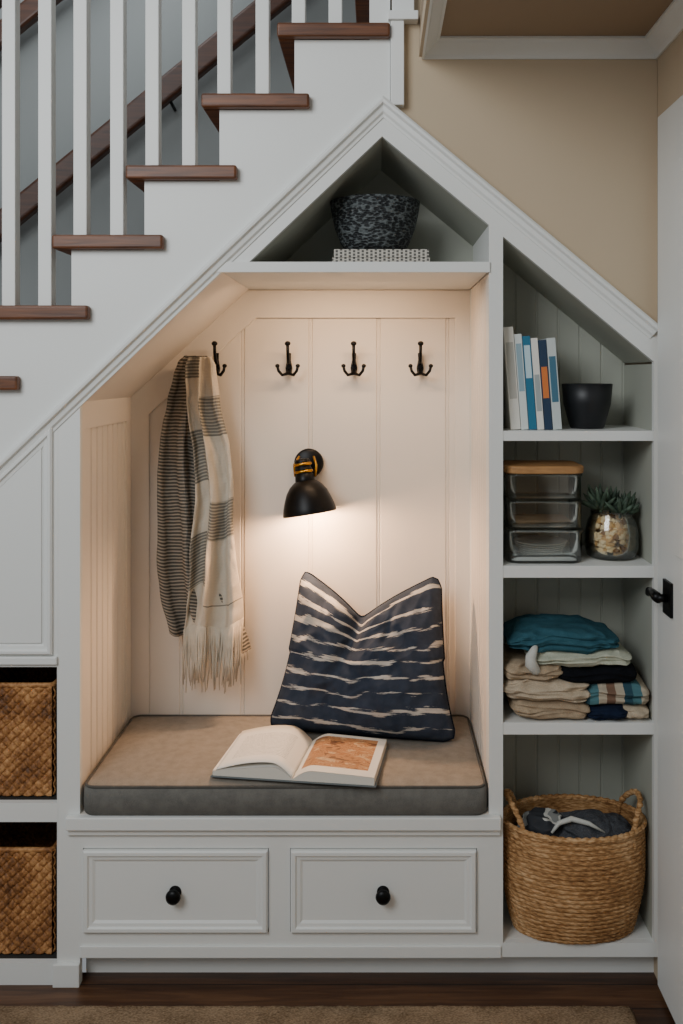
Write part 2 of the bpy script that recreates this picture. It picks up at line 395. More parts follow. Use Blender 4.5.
drawer(83,269); drawer(290,477)

# ---------------- bookcase
bc=empty('built_in_bookcase',(FX(580),.14,0),'white built-in bookcase with sloped top and open shelves','bookcase')
plate('face_frame',F([(501,957),(660,957),(660,RR(660)),(501,RR(501))]),[F([(503,HH(503)),(654,HH(654)),(654,943),(503,943)])],0,.018,WHITE,bc)
BD=.286
gx=[FX(503)+.012+.063*i for i in range(7)]
pts=[(FX(503),BD+.015),(FX(503),BD)]
for g in gx[1:]:
    pts+=[(g-.004,BD),(g-.002,BD+.003),(g+.002,BD+.003),(g+.004,BD)]
pts+=[(.72,BD),(.72,BD+.015)]
b=B(); b.extr(pts,FZ(957),FZ(250),lambda a,c,z:(a,c,z)); b.obj('back_panel',GREENG,bc)
bx(FX(654),FX(659),.018,BD,FZ(957),FZ(364),'side_panel',GREENG,bc)
slope((503.1,HH(503)),(654,HH(654)),.018,BD,'sloped_panel',GREENG,bc,5)
SH=[(431,441),(566,578),(723,735)]
for a,c in SH: bx(FX(503),FX(654),.002,BD,FZ(c),FZ(a),'shelf',WHITE,bc,.001)
bx(FX(503),FX(654),.018,BD,FZ(953),FZ(942.9),'bottom_shelf',WHITE,bc)

# ---------------- left cabinet
sc=empty('storage_cabinet',(FX(0),.2,0),'white under-stair cabinet with moulded panel and two cubbies','cabinet')
plate('face_frame',F([(-150,985),(57.9,985),(57.9,LL(57.9)),(-150,LL(-150))]),[F([(-85,667),(57,667),(57,803),(-85,803)]),F([(-85,822),(57,822),(57,963),(-85,963)])],0,.018,WHITE,sc)
b=B(); b.mold(F([(-60,654),(-60,LL(-60)+14),(53,LL(53)+14),(53,654)]),[(0,0),(0,.008),(.004,.012),(.010,.012),(.014,.006),(.022,.005),(.026,.001),(.026,0)],True); b.obj('door_moulding',WHITE,sc)
b=B(); b.extr(F([(-48,643),(-48,LL(-48)+24),(42,LL(42)+24),(42,643)]),-.004,-.0001); b.obj('door_panel',WHITE,sc,.003)
b=B(); b.box(FX(-150),FX(58),-.010,0,FZ(664),FZ(656)); b.obj('rail_moulding',WHITE,sc,.003)
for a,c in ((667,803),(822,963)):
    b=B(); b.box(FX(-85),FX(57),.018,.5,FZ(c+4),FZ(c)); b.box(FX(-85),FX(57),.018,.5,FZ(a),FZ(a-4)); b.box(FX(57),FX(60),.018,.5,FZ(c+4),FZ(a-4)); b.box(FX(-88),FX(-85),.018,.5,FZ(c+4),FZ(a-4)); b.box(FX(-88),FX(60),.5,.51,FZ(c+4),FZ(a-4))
    b.obj('cubby',CUBSHADE,sc)

# ---------------- door
dx=.722
dr=bx(dx,XR-.0005,-.82,-.022,.015,2.25,'door_1',WHITE,None,.003); struct(dr)
b=B(); b.box(dx-.004,dx,-.72,-.17,1.15,2.1); o=b.obj('door_moulding',WHITE,dr,.003); o.matrix_parent_inverse=Matrix()
b=B(); b.sm=True; M=Matrix.Rotation(math.radians(-90),4,'Y'); hz=1.035; hy=-.118
b.lathe([(.010,0),(.010,.026)],(dx-.006,hy,hz),24,M)
b.tube([(dx-.028,hy-.006,hz),(dx-.030,hy+.008,hz+.002),(dx-.031,hy+.03,hz+.005),(dx-.030,hy+.055,hz+.004),(dx-.028,hy+.074,hz-.004),(dx-.026,hy+.082,hz+.004)],[.012,.013,.011,.010,.010,.008],12)
b.sm=False; b.box(dx-.007,dx-.0002,hy-.030,hy+.030,hz-.042,hz+.042)
o=b.obj('door_handle',BLACK,dr); o['label']='black metal lever handle'; o.matrix_parent_inverse=Matrix()

# ---------------- rug
b=B(); 
def rugf(u,v):
    x=-2.0+2.637*u; y=-1.6+1.512*v
    e=min(min(u,1-u)*2.6,min(v,1-v)*1.5)
    if 0<u<1 and 0<v<1: h=.004+.009*min(1,e/.01)
    else: h=.001
    return (x+.003*noise.noise(Vector((x*30,y*30,0))),y+.004*noise.noise(Vector((x*40,y*9,3))),h+.0015*noise.noise(Vector((x*90,y*90,0))))
b.sm=True; b.grid(rugf,260,150); tag(b.obj('area_rug',RUG,None,solid=.001),'beige woven area rug on dark wood floor','rug')

# ---------------- seat cushion
cu=empty('seat_cushion',(FX(284),.24,FZ(814)),'gray linen bench cushion with dark piping','cushion')
cx0,cx1,cy0,cy1,cz0,cz1=FX(82.5),FX(487.5),-.012,.485,FZ(814)+.001,FZ(785)
def rr2(x0,x1,y0,y1,r,n=6):
    P=[]
    for (cx,cy,a) in ((x1-r,y0+r,-90),(x1-r,y1-r,0),(x0+r,y1-r,90),(x0+r,y0+r,180)):
        for k in range(n+1):
            t=math.radians(a+90*k/n); P.append((cx+r*math.cos(t),cy+r*math.sin(t)))
    return P
b=B(); b.sm=True
ring=[]
for z,o in ((cz0,-.006),(cz0+.006,0),(cz0+.03,.004),(cz1-.03,.004),(cz1-.008,.0),(cz1-.001,-.006)):
    ring.append([b.bm.verts.new((x,y,z)) for x,y in rr2(cx0-o*0+ (0 if o>0 else -o),cx1-(0 if o>0 else -o),cy0-o,cy1+(0 if o>0 else o),.03)])
for A,C in zip(ring,ring[1:]):
    n=len(A)
    for k in range(n): b.face([A[k],A[(k+1)%n],C[(k+1)%n],C[k]])
b.face(ring[0][::-1]); b.obj('cushion_side',CUSH,cu)
b=B(); b.sm=True
def topf(u,v):
    s,t=2*u-1,2*v-1
    P=Vector(((cx0+cx1)/2+s*((cx1-cx0)/2-.006),(cy0+cy1)/2+t*((cy1-cy0)/2-.006),0))
    r=.026; hx=(cx1-cx0)/2-.006-r; hy=(cy1-cy0)/2-.006-r
    dx_=abs(P.x-(cx0+cx1)/2)-hx; dy_=abs(P.y-(cy0+cy1)/2)-hy
    if dx_>0 and dy_>0:
        l=math.hypot(dx_,dy_); m=max(dx_,dy_); f=m/l
        P.x=(cx0+cx1)/2+math.copysign(hx+dx_*f,s); P.y=(cy0+cy1)/2+math.copysign(hy+dy_*f,t)
    e=(1-abs(s)**14)*(1-abs(t)**8)
    P.z=cz1-.002+.012*e+.005*noise.noise(Vector((P.x*7,P.y*7,0)))*e
    return P
b.grid(topf,120,60); b.obj('cushion_top',CUSHLIT,cu)
for z in (cz1-.001,cz0+.004):
    b=B(); b.sm=True; b.tube([(x,y,z) for x,y in rr2(cx0+.005,cx1-.005,cy0+.003,cy1-.004,.028)],.0036,8,True); b.obj('piping',PIPE,cu)

# ---------------- pillow
CT=cz1+.010
def pillow():
    e=empty('throw_pillow',(.0,.33,CT),'navy square pillow with cream brushstroke stripes leaning on back','pillow')
    M=Matrix.Translation((PX(366,.34),.345,CT+.226))@Matrix.Rotation(math.radians(-7),4,'Z')@Matrix.Rotation(math.radians(-17),4,'X')@Matrix.Rotation(math.radians(1.5),4,'Y')
    def side(sg):
        def f(u,v):
            s,t=2*u-1,2*v-1
            cr=max(0,abs(s)-.86)/.14*max(0,abs(t)-.86)/.14
            ss,tt=s*(1-.045*cr),t*(1-.045*cr)
            wf=.93-.105*t+.085*(t*t-.3)*(1 if t<0 else .15)
            x=ss*.256*(1-.02*(1-t*t))*wf
            z=tt*.226*(1-.03*(1-s*s))-(.008*(1-s*s) if t<0 else 0)*(-t if t<0 else 0)
            up=max(0,(t+1)/2)
            q=s+.10
            vsh=math.sqrt(q*q+.0020)
            w_=.88 if q<0 else 1.0
            vn=max(0,1-vsh/w_)
            z-= .125*(.75*vn+.25*vn**3)*up**1.8
            z+= .010*up**4*abs(s)
            ed=max(0,(1-abs(s)**3.2)*(1-abs(t)**3.2))
            th=.108*ed**.46*(1-.12*t)*(1-.35*max(0,-t-.3))
            th+= .016*noise.noise(Vector((s*1.8,t*1.8,sg*3)))*ed**.6
            rg=1-abs(noise.noise(Vector((s*2.6+t*1.2,t*1.6-s,sg*5+1))))*3
            th+= .008*max(-1,rg)*ed**.5
            rg2=1-abs(noise.noise(Vector((s*5-t*2,t*3+s,sg*9+4))))*3
            th+= .004*max(-1,rg2)*ed**.5
            cl=s+.10+.34*(1-up)
            th-= (.078*math.exp(-(cl/.12)**2)*up**1.5)*ed**.4
            th+= .018*math.exp(-((cl+.27)/.14)**2)*up**1.5*ed**.5
            th-= .018*math.exp(-((s-.45+.5*(1-up))/.05)**2)*up**2*ed
            th-= .014*math.exp(-((s+.62-.3*(1-up))/.045)**2)*up**1.5*ed
            th=max(th,0)
            return M@Vector((x+(.02*math.exp(-((cl+.1)/.15)**2)*up**2*ed if sg>0 else 0),-sg*th,z))
        return f
    b=B(); b.sm=True; b.grid(side(1),110,110); b.grid(side(-1),110,110); b.obj('pillow_cover',PIL,e,weld=True)
    b=B(); b.sm=True; f=side(0)
    P=[f(k/40,0) for k in range(40)]+[f(1,k/40) for k in range(40)]+[f(1-k/40,1) for k in range(40)]+[f(0,1-k/40) for k in range(40)]
    b.tube(P,.0033,6,True); b.obj('pillow_seam',NAVY,e)
pillow()

# ---------------- open book
ob=empty('open_book',(-.205,.12,CT),'open photo book lying flat on bench cushion','book')
M=Matrix.Translation((-.202,.112,CT+.003))@Matrix.Rotation(math.radians(-8),4,'Z')
W_,HB=.214,.245
def pL(u): return .005+.034*math.sin(min(1,u*3.4)*math.pi/2)*(1-.72*u**1.1)
def pR(u): return .005+.026*math.sin(min(1,u*4)*math.pi/2)*(1-.35*u**1.3)
for sg,mt,pf in ((-1,PAGE,pL),(1,PPIC,pR)):
    b=B(); b.sm=True
    b.grid(lambda u,v:M@Vector(((u if sg>0 else -(1-u))*W_,(v-.5)*HB,pf(u if sg>0 else 1-u)+.0016)),30,6); b.obj('page',mt,ob)
    b=B(); poly=[(sg*k/16*W_,pf(k/16)+.001) for k in range(17)]+[(sg*W_*1.0,.003),(0,.003)]
    b.extr(poly,-HB/2,HB/2,lambda a,c,y:M@Vector((a,y,c))); b.obj('page_block',PAPER,ob)
    if sg<0:
        b=B(); b.sm=True
        b.grid(lambda u,v:M@Vector((-(1-u)*W_*.96,(v-.5)*HB,pf(1-u)+.004+.012*math.sin((1-u)*3.14)+.006*v*(1-u))),30,6); b.obj('page',mt,ob,solid=.0006)
b=B(); b.extr([(-W_-.005,0),(W_+.005,0),(W_+.005,.0025),(-W_-.005,.0025)],-HB/2-.004,HB/2+.004,lambda a,c,y:M@Vector((a,y,c))); b.obj('cover',plain('book_cover','6d7476',.5),ob)

# ---------------- hooks
def hook():
    Y=.49; X=PX(289,Y); 
    e=empty('coat_hook',(X,.4895,PZ(360,Y)),'black iron double coat hook mounted on panel','coat hook','coat hooks on the back wall')
    z=lambda p:PZ(p,Y)
    b=B(); b.sm=True
    b.extr([(X-.008,z(375)),(X+.008,z(375)),(X+.011,z(368)),(X+.006,z(360)),(X+.007,z(353)),(X-.007,z(353)),(X-.006,z(360)),(X-.011,z(368))],.4840,.4897)
    b.obj('hook_plate',BLACK,e,.002)
    b=B(); b.sm=True
    b.tube([(X,.484,z(364)),(X,.470,z(362)),(X,.452,z(354)),(X,.446,z(346))],[.006,.0058,.005,.005],10)
    b.ico((X,.446,z(344)),(.0095,.0095,.008),2)
    b.obj('prong',BLACK,e)
    for s in (-1,1):
        b=B(); b.sm=True
        b.tube([(X,.484,z(370)),(X+s*.006,.468,z(374)),(X+s*.018,.452,z(375)),(X+s*.028,.446,z(371)),(X+s*.031,.445,z(367))],[.0055,.0052,.0048,.0045,.0045],10)
        b.ico((X+s*.0315,.445,z(366)),(.0072,.0072,.0065),2)
        b.obj('prong',BLACK,e)
    return e
hk=hook()
for px in (217,354,420):
    c=hk.copy(); col.objects.link(c); c.location.x=PX(px,.49)
    for ch in list(hk.children):
        cc=ch.copy(); cc.parent=c; cc.matrix_parent_inverse=Matrix.Translation(-hk.location); col.objects.link(cc)

# ---------------- scarf
sf=empty('scarf',(PX(205,.45),.46,PZ(366,.45)),'gray and cream striped fringed scarf hanging from hook','scarf')
def interp(tab,y):
    for (y0,a0,b0),(y1,a1,b1) in zip(tab,tab[1:]):
        if y<=y1:
            t=(y-y0)/(y1-y0); t=t*t*(3-2*t)*.5+t*.5; return a0+(a1-a0)*t,b0+(b1-b0)*t
    return tab[-1][1:]
TL=[(356,185,207),(362,178,210),(375,173,213),(400,167,217),(440,162,219),(500,159,222),(560,159,228),(605,162,240),(640,170,248)]
TRr=[(357,188,212),(366,185,216),(400,187,221),(450,194,229),(500,197,234),(560,191,238),(626,182,241)]
def layer(tab,Y,amp,ph,nf,slant):
    y0,y1=tab[0][0],tab[-1][0]
    def f(u,v):
        y=y0+(y1-y0)*v; a,b_=interp(tab,y)
        yy=y+slant*(u-.5)*v+4*math.sin(u*9+ph)*v
        px=a+(b_-a)*u+1.2*math.sin(v*13+ph)
        fold=math.sin(u*nf*6.283+ph+v*1.6+.9*math.sin(v*4+ph))
        fold=math.copysign(abs(fold)**.6,fold)
        d=Y-amp*(.6+.6*v)*fold-.014*math.sin(u*math.pi)
        d+=.012*noise.noise(Vector((u*4,v*8,ph)))+.004*noise.noise(Vector((u*14,v*26,ph)))
        x=PX(px,Y)+.003*math.sin(v*9+u*5)+.008*math.cos(u*nf*6.283+ph+v*1.6)*math.sin(u*3.1416)
        return (x,d,PZ(yy,Y))
    return f
fa=layer(TL,.442,.022,.5,2.4,22); fb=layer(TRr,.394,.022,2.1,2.0,-6)
b=B(); b.sm=True; b.grid(fa,100,180); b.obj('scarf_back',SCA,sf,solid=.003)
b=B(); b.sm=True; b.grid(fb,90,180); b.obj('scarf_front',SCB,sf,solid=.003)
b=B(); b.sm=True
for k in range(60):
    u=(k+.5)/60; x,y,z=fb(u,1); L=.15+.05*random.random(); dxx=random.uniform(-.012,.012)-.010*(u-.3)
    b.tube([(x,y,z+.003),(x+dxx*.2,y+random.uniform(-.004,.004),z-L*.3),(x+dxx*.4+random.uniform(-.004,.004),y+random.uniform(-.006,.006),z-L*.6),(x+dxx,y+.003,z-L)],[.0040,.0036,.0030,.0014],6)
for k in range(18):
    u=(k+.5)/18*.45+.53; x,y,z=fa(u,1); L=.025+.015*random.random()
    b.tube([(x,y,z+.002),(x+.001,y,z-L)],[.0028,.0012],6)
b.obj('fringe',FRI,sf)

# ---------------- sconce
ls=empty('wall_sconce',(PX(308,.49),.49,PZ(465,.49)),'black and brass wall lamp shining down in nook','lamp')
Yl=.40; lx=PX(307,Yl); lz=PZ(480,Yl)
M90=Matrix.Rotation(math.radians(90),4,'X')
b=B(); b.sm=True; b.lathe([(.001,0),(.046,0),(.046,.012),(.040,.018),(.001,.019)],(PX(309,.49),.4895,PZ(463,.49)),40,M90); b.obj('wall_plate',BLACK,ls)
b=B(); b.sm=True; ax=PX(309,.49); az=PZ(463,.49)
b.tube([(ax,.472,az),(ax,.44,az+.006),(ax+.001,.41,az+.004),(lx-.004,.402,lz+.046)],.0095,12); b.obj('arm',BLACK,ls)
Mt=Matrix.Rotation(math.radians(-9),4,'Y')@Matrix.Rotation(math.radians(-6),4,'X')
b=B(); b.sm=True; 
b.lathe([(.004,.066),(.020,.064),(.024,.058),(.024,.036),(.026,.034),(.026,.030),(.024,.028),(.024,.020),(.028,.016),(.030,0),(.030,-.004)],(lx-.006,Yl,lz),36,Mt); b.obj('socket',BLACK,ls)
for z in (.048,.026,.008):
    b=B(); b.sm=True
    b.lathe([(.0245,z-.004),(.0285,z-.003),(.0285,z+.003),(.0245,z+.004)],(lx-.006,Yl,lz),36,Mt,False)
    b.obj('brass_collar',BRASS,ls)
for s in (-1,1):
    b=B(); b.sm=True
    b.tube([(lx-.006+s*.030,Yl,lz+.01),(lx-.006+s*.034,Yl+.005,lz+.045),(lx-.003+s*.022,Yl+.02,lz+.07)],.0035,8)
    b.obj('bracket',BRASS,ls)
b=B(); b.sm=True
outp=[(.026,0),(.036,-.006),(.050,-.018),(.062,-.036),(.071,-.058),(.078,-.080),(.082,-.100)]
inn=[(r-.003,z-.001) for r,z in outp][::-1]
b.lathe(outp+[(.0815,-.103)]+inn,(lx-.006,Yl,lz),56,Mt,False); b.obj('lamp_shade',BLACK,ls)
t=NT('bulb_glow',.4); t.color('fff0d8'); t.b.inputs['Emission Color'].default_value=lin('ffd9a0'); t.b.inputs['Emission Strength'].default_value=6
bc_=Vector((lx-.006,Yl,lz))+Mt@Vector((0,0,-.05))
b=B(); b.sm=True; b.ico(bc_,(.022,.022,.028),3); b.obj('bulb',t.m,ls)

# ---------------- top shelf bowl & books
z0=FZ(262)+.0005
for i,(l,r,h) in enumerate(((332,430,.024),(334,429,.022))):
    e=empty('stacked_book',(PX(381,.1),.19,z0),'patterned cream and gray book lying flat','book','flat books under the bowl')
    b=B(); x0,x1=PX(l,.1),PX(r,.1); 
    b.box(x0,x1,.10,.104,z0,z0+h); b.box(x0,x1,.104,.29,z0,z0+.003); b.box(x0,x1,.104,.29,z0+h-.003,z0+h); b.obj('cover',PATB,e,.0008)
    b=B(); b.box(x0+.004,x1-.004,.1045,.285,z0+.0032,z0+h-.0032); b.obj('page_block',PAPER,e)
    z0+=h+.0006
b=B(); b.sm=True; cx=PX(375,.16)
bh=.142
pr_=[(.075,0),(.083,.003),(.098,.03),(.113,.07),(.122,.11),(.1265,bh),(.1205,bh),(.116,.11),(.107,.07),(.09,.03),(.07,.01),(.001,.008)]
b.lathe([(.001,0)]+pr_,(cx,.19,z0),64,caps=False)
o=b.obj('decorative_bowl',BOWL); tag(o,'dark textured bowl on two flat books','bowl')

# ---------------- books on shelf
zs=FZ(431)+.0005
def book(xl,xr,ytop,colr,band=None,Y=.045,depth=.15,lean=.075,label='',zoff=0):
    h=PZ(ytop,Y)-zs; x0=PX(xl,Y)+.0; w=PX(xr,Y)-PX(xl,Y)-.0008
    e=empty('book',(x0,Y,zs),label,'book','books on the upper shelf')
    ca,sa=math.cos(lean),math.sin(lean)
    def tr(a,c,y): return (x0+a*ca-c*sa, y, zs+a*sa+c*ca)
    mt=plain('spine_'+colr,colr,.55)
    b=B(); b.extr([(0,0),(w,0),(w,h),(0,h)],Y,Y+.003,tr); b.extr([(0,0),(.0018,0),(.0018,h),(0,h)],Y+.003,Y+depth,tr); b.extr([(w-.0018,0),(w,0),(w,h),(w-.0018,h)],Y+.003,Y+depth,tr); b.obj('cover',mt,e)
    b=B(); b.extr([(.002,.003),(w-.002,.003),(w-.002,h-.003),(.002,h-.003)],Y+.0032,Y+depth-.003,tr); b.obj('page_block',PAPER,e)
    if band:
        for (a0,a1,cc) in band:
            b=B(); b.extr([(w*.12,h*a0),(w*.88,h*a0),(w*.88,h*a1),(w*.12,h*a1)],Y-.0005,Y,tr)
            b.obj('spine_label',plain('label_'+cc,cc,.6),e)
x=511
for wd,yt,c,bd,lb in ((10,327,'dedbd1',[(.3,.85,'b5b3aa')],'cream hardback with gray spine lettering'),(7.5,334,'d5dcd9',[(.4,.9,'8fa9b4')],'pale blue slim book'),(8,336,'2c6f8e',[(.55,.9,'bcd6df')],'teal blue hardback book'),(7,338,'e2e0d8',[(.2,.6,'a0a8a8')],'white slim paperback book'),(8,340,'1c3550',[(.35,.7,'d2773a')],'navy book with orange spine label'),(9,338,'c4ccca',[(.3,.8,'3e6d84')],'light gray book with blue lettering'),):
    book(x,x+wd,yt,c,bd,label=lb); x+=wd*1.0+.35
b=B(); b.sm=True; cx=PX(587,.12); k=K(.12); rt=25*k; rb=17*k; hh=PZ(384,.12)-zs
b.lathe([(.001,0),(rb-.004,0),(rb,.004),(rt*.93,hh*.55),(rt,hh),(rt-.004,hh+.001),(rt*.93-.005,hh*.55),(rb-.005,.008),(.001,.007)],(cx,.12,zs),48,caps=False)
tag(b.obj('planter_cup',BLACKC),'matte black tapered ceramic cup on shelf','cup')

# ---------------- glass dishes with lid
zs=FZ(566)+.0005; Yg=.105; cx=PX(544,.05)
def rbox(b,cx,cy,hx,hy,z,r,n=5):
    return [b.bm.verts.new((x,y,z)) for x,y in rr2(cx-hx,cx+hx,cy-hy,cy+hy,r,n)]
def ringpath(b,specs,cx,cy,cap=True):
    R=[rbox(b,cx,cy,hx,hy,z,r) for hx,hy,z,r in specs]
    n=len(R[0])
    for A,C in zip(R,R[1:]):
        for q in range(n): b.face([A[q],A[(q+1)%n],C[(q+1)%n],C[q]])
    b.face(R[0][::-1])
    b.face(R[-1])
z=zs
for i in range(3):
    hgt=(.088,.076,.070)[i]; hx=.104-.001*i; hy=.085
    b=B(); b.sm=True
    ringpath(b,[(hx-.006,hy-.008,z,.032),(hx-.003,hy-.004,z+.003,.034),(hx-.002,hy-.003,z+hgt-.008,.036),(hx+.001,hy,z+hgt-.006,.037),(hx+.001,hy,z+hgt-.001,.037),(hx-.003,hy-.004,z+hgt,.032),(hx-.005,hy-.007,z+hgt-.010,.03),(hx-.007,hy-.009,z+.007,.028),(hx-.018,hy-.018,z+.004,.02)],cx,Yg)
    tag(b.obj('glass_dish',GLASS,weld=False),'clear rectangular glass storage dish stacked on shelf','glass dish','stacked glass dishes')
    z+=hgt+.0006
b=B(); b.sm=False; ringpath(b,[(.100,.084,z,.035),(.105,.087,z+.002,.037),(.106,.088,z+.018,.037),(.102,.085,z+.021,.035)],cx,Yg)
tag(b.obj('wooden_lid',LIDW,bevel=.002),'light wooden lid on stacked glass dishes','lid')
PLATE=plain('white_china','e4e4dc',.25)
zz=zs+.0085
for i in range(6):
    b=B(); b.sm=True; r=.058+.003*i
    b.lathe([(.001,0),(r*.55,0),(r*.9,.004),(r,.0085),(r*.98,.0095),(r*.85,.0055),(r*.5,.003),(.001,.003)],(cx,Yg,zz),40,caps=False)
    tag(b.obj('small_plate',PLATE),'small white plate stacked inside glass dish','plate','plates inside the glass dish'); zz+=.0062
CLB=plain('folded_napkin','ccb18f',.9)
b=B(); b.sm=True; b.box(cx-.075,cx+.075,Yg-.055,Yg+.055,zs+.0887+.008,zs+.0887+.022)
o=b.obj('folded_napkin',CLB,bevel=.006,seg=3); tag(o,'folded beige napkin inside glass dish','napkin')

# ---------------- jar with potpourri & succulents
jx=PX(611,.12); jy=.115; zj=zs
b=B(); b.sm=True
op=[(.001,0),(.056,0),(.066,.006),(.072,.03),(.072,.07),(.064,.10),(.056,.115),(.057,.128)]
ip=[(.0545,.128),(.0535,.115),(.0615,.10),(.0695,.07),(.0695,.03),(.063,.008),(.052,.004),(.001,.004)]
b.lathe(op+ip,(jx,jy,zj),56,caps=False); tag(b.obj('glass_jar',GLASS),'rounded clear glass jar filled with dried pods','jar')
b=B(); b.sm=False
for i in range(330):
    zh=.017+random.random()*.093; a=random.random()*6.283; rm=.056 if .03<zh<.08 else (.050 if zh<.095 else .043)
    r=rm*math.sqrt(random.random()); 
    if random.random()<.8: r=rm*random.uniform(.92,1)
    b.mi=random.choice([0,0,0,1,1,2])
    sd=random.random()*50; sz=random.uniform(.009,.014)
    b.ico((jx+r*math.cos(a),jy+r*math.sin(a),zj+zh),(sz,sz*random.uniform(.6,1),sz*random.uniform(.5,1)),1,lambda p,q:q*(1+.4*noise.noise(p*1.7+Vector((sd,0,0)))))
o=b.obj('dried_pods',[plain('pod_cream','efd6a8',.8),plain('pod_tan','d0a56a',.8),plain('pod_brown','8f673c',.8)]); tag(o,'cream and brown dried pods filling jar','potpourri'); o['kind']='stuff'
LEAF=NT('succulent_leaf',.6); LEAF.color(LEAF.ramp(LEAF.noise(LEAF.tc(),30,2),[(.3,'253327'),(.7,'5a6f5a')])); LEAF=LEAF.m
for (ox,oy,oz,n,L) in ((-.044,-.01,.132,18,.062),(.022,-.03,.122,14,.050),(.050,.0,.120,14,.058),(.0,.01,.130,12,.056)):
    b=B(); b.sm=True; c=Vector((jx+ox*.7,jy+oy,zj+oz))
    b.tube([c-Vector((0,0,.012)),c+Vector((0,0,.01))],[.004,.004],6)
    for i in range(n):
        a=i*2.4; el=math.radians(5+72*(i/n)); d=Vector((math.cos(a)*math.cos(el)+ox*6,math.sin(a)*math.cos(el),math.sin(el))).normalized()
        LL_=L*random.uniform(.75,1.1)
        pts=[c+d*LL_*t_+Vector((0,0,.010*t_*t_)) for t_ in (0,.25,.5,.75,1)]
        pts=[Vector((min(p.x,.712),p.y,p.z)) for p in pts]
        b.tube(pts,[.003,.006,.0068,.0052,.0008],6)
    o=b.obj('succulent',LEAF); tag(o,'small green spiky succulent on top of jar','succulent','succulents in the jar')

# ---------------- folded clothes
zs3=FZ(723)
def garment(name,x0,x1,y0,y1,Y0,Y1,mat,label,layers=2,seed=0,n=.006,sag=0,wav=1.0):
    Ym=Y0; X0,X1=max(PX(x0,Ym),.331),min(PX(x1,Ym),.716); Z1,Z0=PZ(y0,Ym),PZ(y1,Ym)
    Z0=max(Z0,zs3+.0005)
    hx,hy,hz=(X1-X0)/2,(Y1-Y0)/2,(Z1-Z0)/2; c=Vector(((X0+X1)/2,(Y0+Y1)/2,(Z0+Z1)/2))
    def se(v,p): return math.copysign(abs(v)**p,v)
    def f(u,v):
        th=u*6.28318531; ph=(v-.5)*math.pi
        x=se(math.cos(th),.34)*se(math.cos(ph),.26); y=se(math.sin(th),.30)*se(math.cos(ph),.26); z=se(math.sin(ph),.95)
        g=1
        if layers>1:
            for q in range(1,layers):
                zc=-1+2*q/layers+.25*math.sin(x*3+seed)
                g-=.07*math.exp(-((z-zc)/.09)**2)
        g+=.12*noise.noise(Vector((z*2.2+seed,x*1.5,seed)))
        p=Vector((x*hx*min(g,1.03),y*hy*g,z*hz))
        nn=noise.noise_vector(Vector((p.x*16+seed,p.y*18,p.z*30+seed)))*n
        rd=(1-abs(noise.noise(Vector((p.x*30+seed,p.y*22,p.z*55))))*3)*n*.45
        p+=Vector((nn.x*.5,nn.y-rd*(1 if y<0 else 0),nn.z*.35+rd*.30)); p.z-=sag*(x*x)*hz*(1+z)*.5
        q=p+c
        hgt=min(1,max(0,(q.z-zs3)/.03))
        q.z+=wav*hgt*(.008*noise.noise(Vector((q.x*9,q.y*6,1.3)))+.004*noise.noise(Vector((q.x*25,q.y*20,4)))-.002)
        q.z=max(q.z,zs3+.0005); q.x=min(max(q.x,.3285),.7185); q.y=min(q.y,.283)
        return q
    b=B(); b.sm=True; b.grid(f,150,64,cu=True); o=b.obj(name,mat,weld=True)
    tag(o,label,'clothing','folded clothes on the shelf'); return o
def strip(name,cs,ax=2,fr=40):
    t=NT(name,.95,0,.1); s_=t.sep(t.tc()); f=t.math('FRACT',t.math('MULTIPLY',s_[ax],fr))
    t.color(t.ramp(f,[(i/len(cs),c) for i,c in enumerate(cs)],'CONSTANT')); t.bump(t.noise(t.tc(),600,1),.4,.002); return t.m
OAT=fabric('oat_knit','ab9a83','cbbba3',sc=500); TAN=fabric('tan_knit','98836c','b8a58a',sc=500)
CRE=fabric('cream_knit','adaf9a','c8cab8',sc=500); TEA=fabric('teal_jersey','2a4e59','3d6774'); BLK=fabric('black_jersey','0c0d10','181a1f'); NAV=fabric('navy_jersey','131b2c','202a40'); WHT=fabric('white_jersey','b8b8b0','d6d6ce')
STR=strip('striped_knit',['4f767c','b8ac97','7c6150','b8ac97','33505c'],0,9)
garment('folded_sweater',514,592,702,722.5,.0,.22,TAN,'folded tan sweater at bottom of clothes stack',2,1,.008)
garment('folded_shirt',588,632,708,722.5,.0,.22,NAV,'folded navy shirt at bottom of clothes stack',1,2,.005)
garment('folded_sweater',624,653,706,722.5,.006,.22,OAT,'small folded beige knit beside navy shirt',1,12,.008)
garment('folded_sweater',502,594,682,704,-.006,.22,OAT,'folded oatmeal knit sweater in clothes stack',3,3,.011)
garment('folded_sweater',584,653,685,708,.0,.22,STR,'folded sweater with teal and brown stripes',2,4,.008)
garment('folded_shirt',556,640,668,686,.003,.22,BLK,'folded black shirt in clothes stack',1,5,.009)
garment('folded_sweater',506,564,665,683,.0,.22,TAN,'small folded tan knit in clothes stack',2,6,.012)
garment('folded_sweater',530,634,653,669,.0,.22,CRE,'folded pale cream sweater in clothes stack',2,7,.009)
garment('folded_shirt',510,622,632,655,.0,.21,TEA,'folded teal shirt on top of clothes stack',3,8,.014,.60,1.2)
b=B(); b.sm=True
Yc=-.008
b.tube([(PX(538,Yc),Yc+.02,PZ(646,Yc)),(PX(535,Yc),Yc+.008,PZ(650,Yc)),(PX(531,Yc),Yc+.002,PZ(657,Yc)),(PX(531,Yc),Yc+.002,PZ(664,Yc)),(PX(536,Yc),Yc+.006,PZ(671,Yc)),(PX(541,Yc),Yc+.014,PZ(675,Yc))],[.004,.009,.014,.016,.013,.005],14)
o=b.obj('sleeve',WHT); tag(o,'white cloth end hanging out of clothes stack','clothing','folded clothes on the shelf')

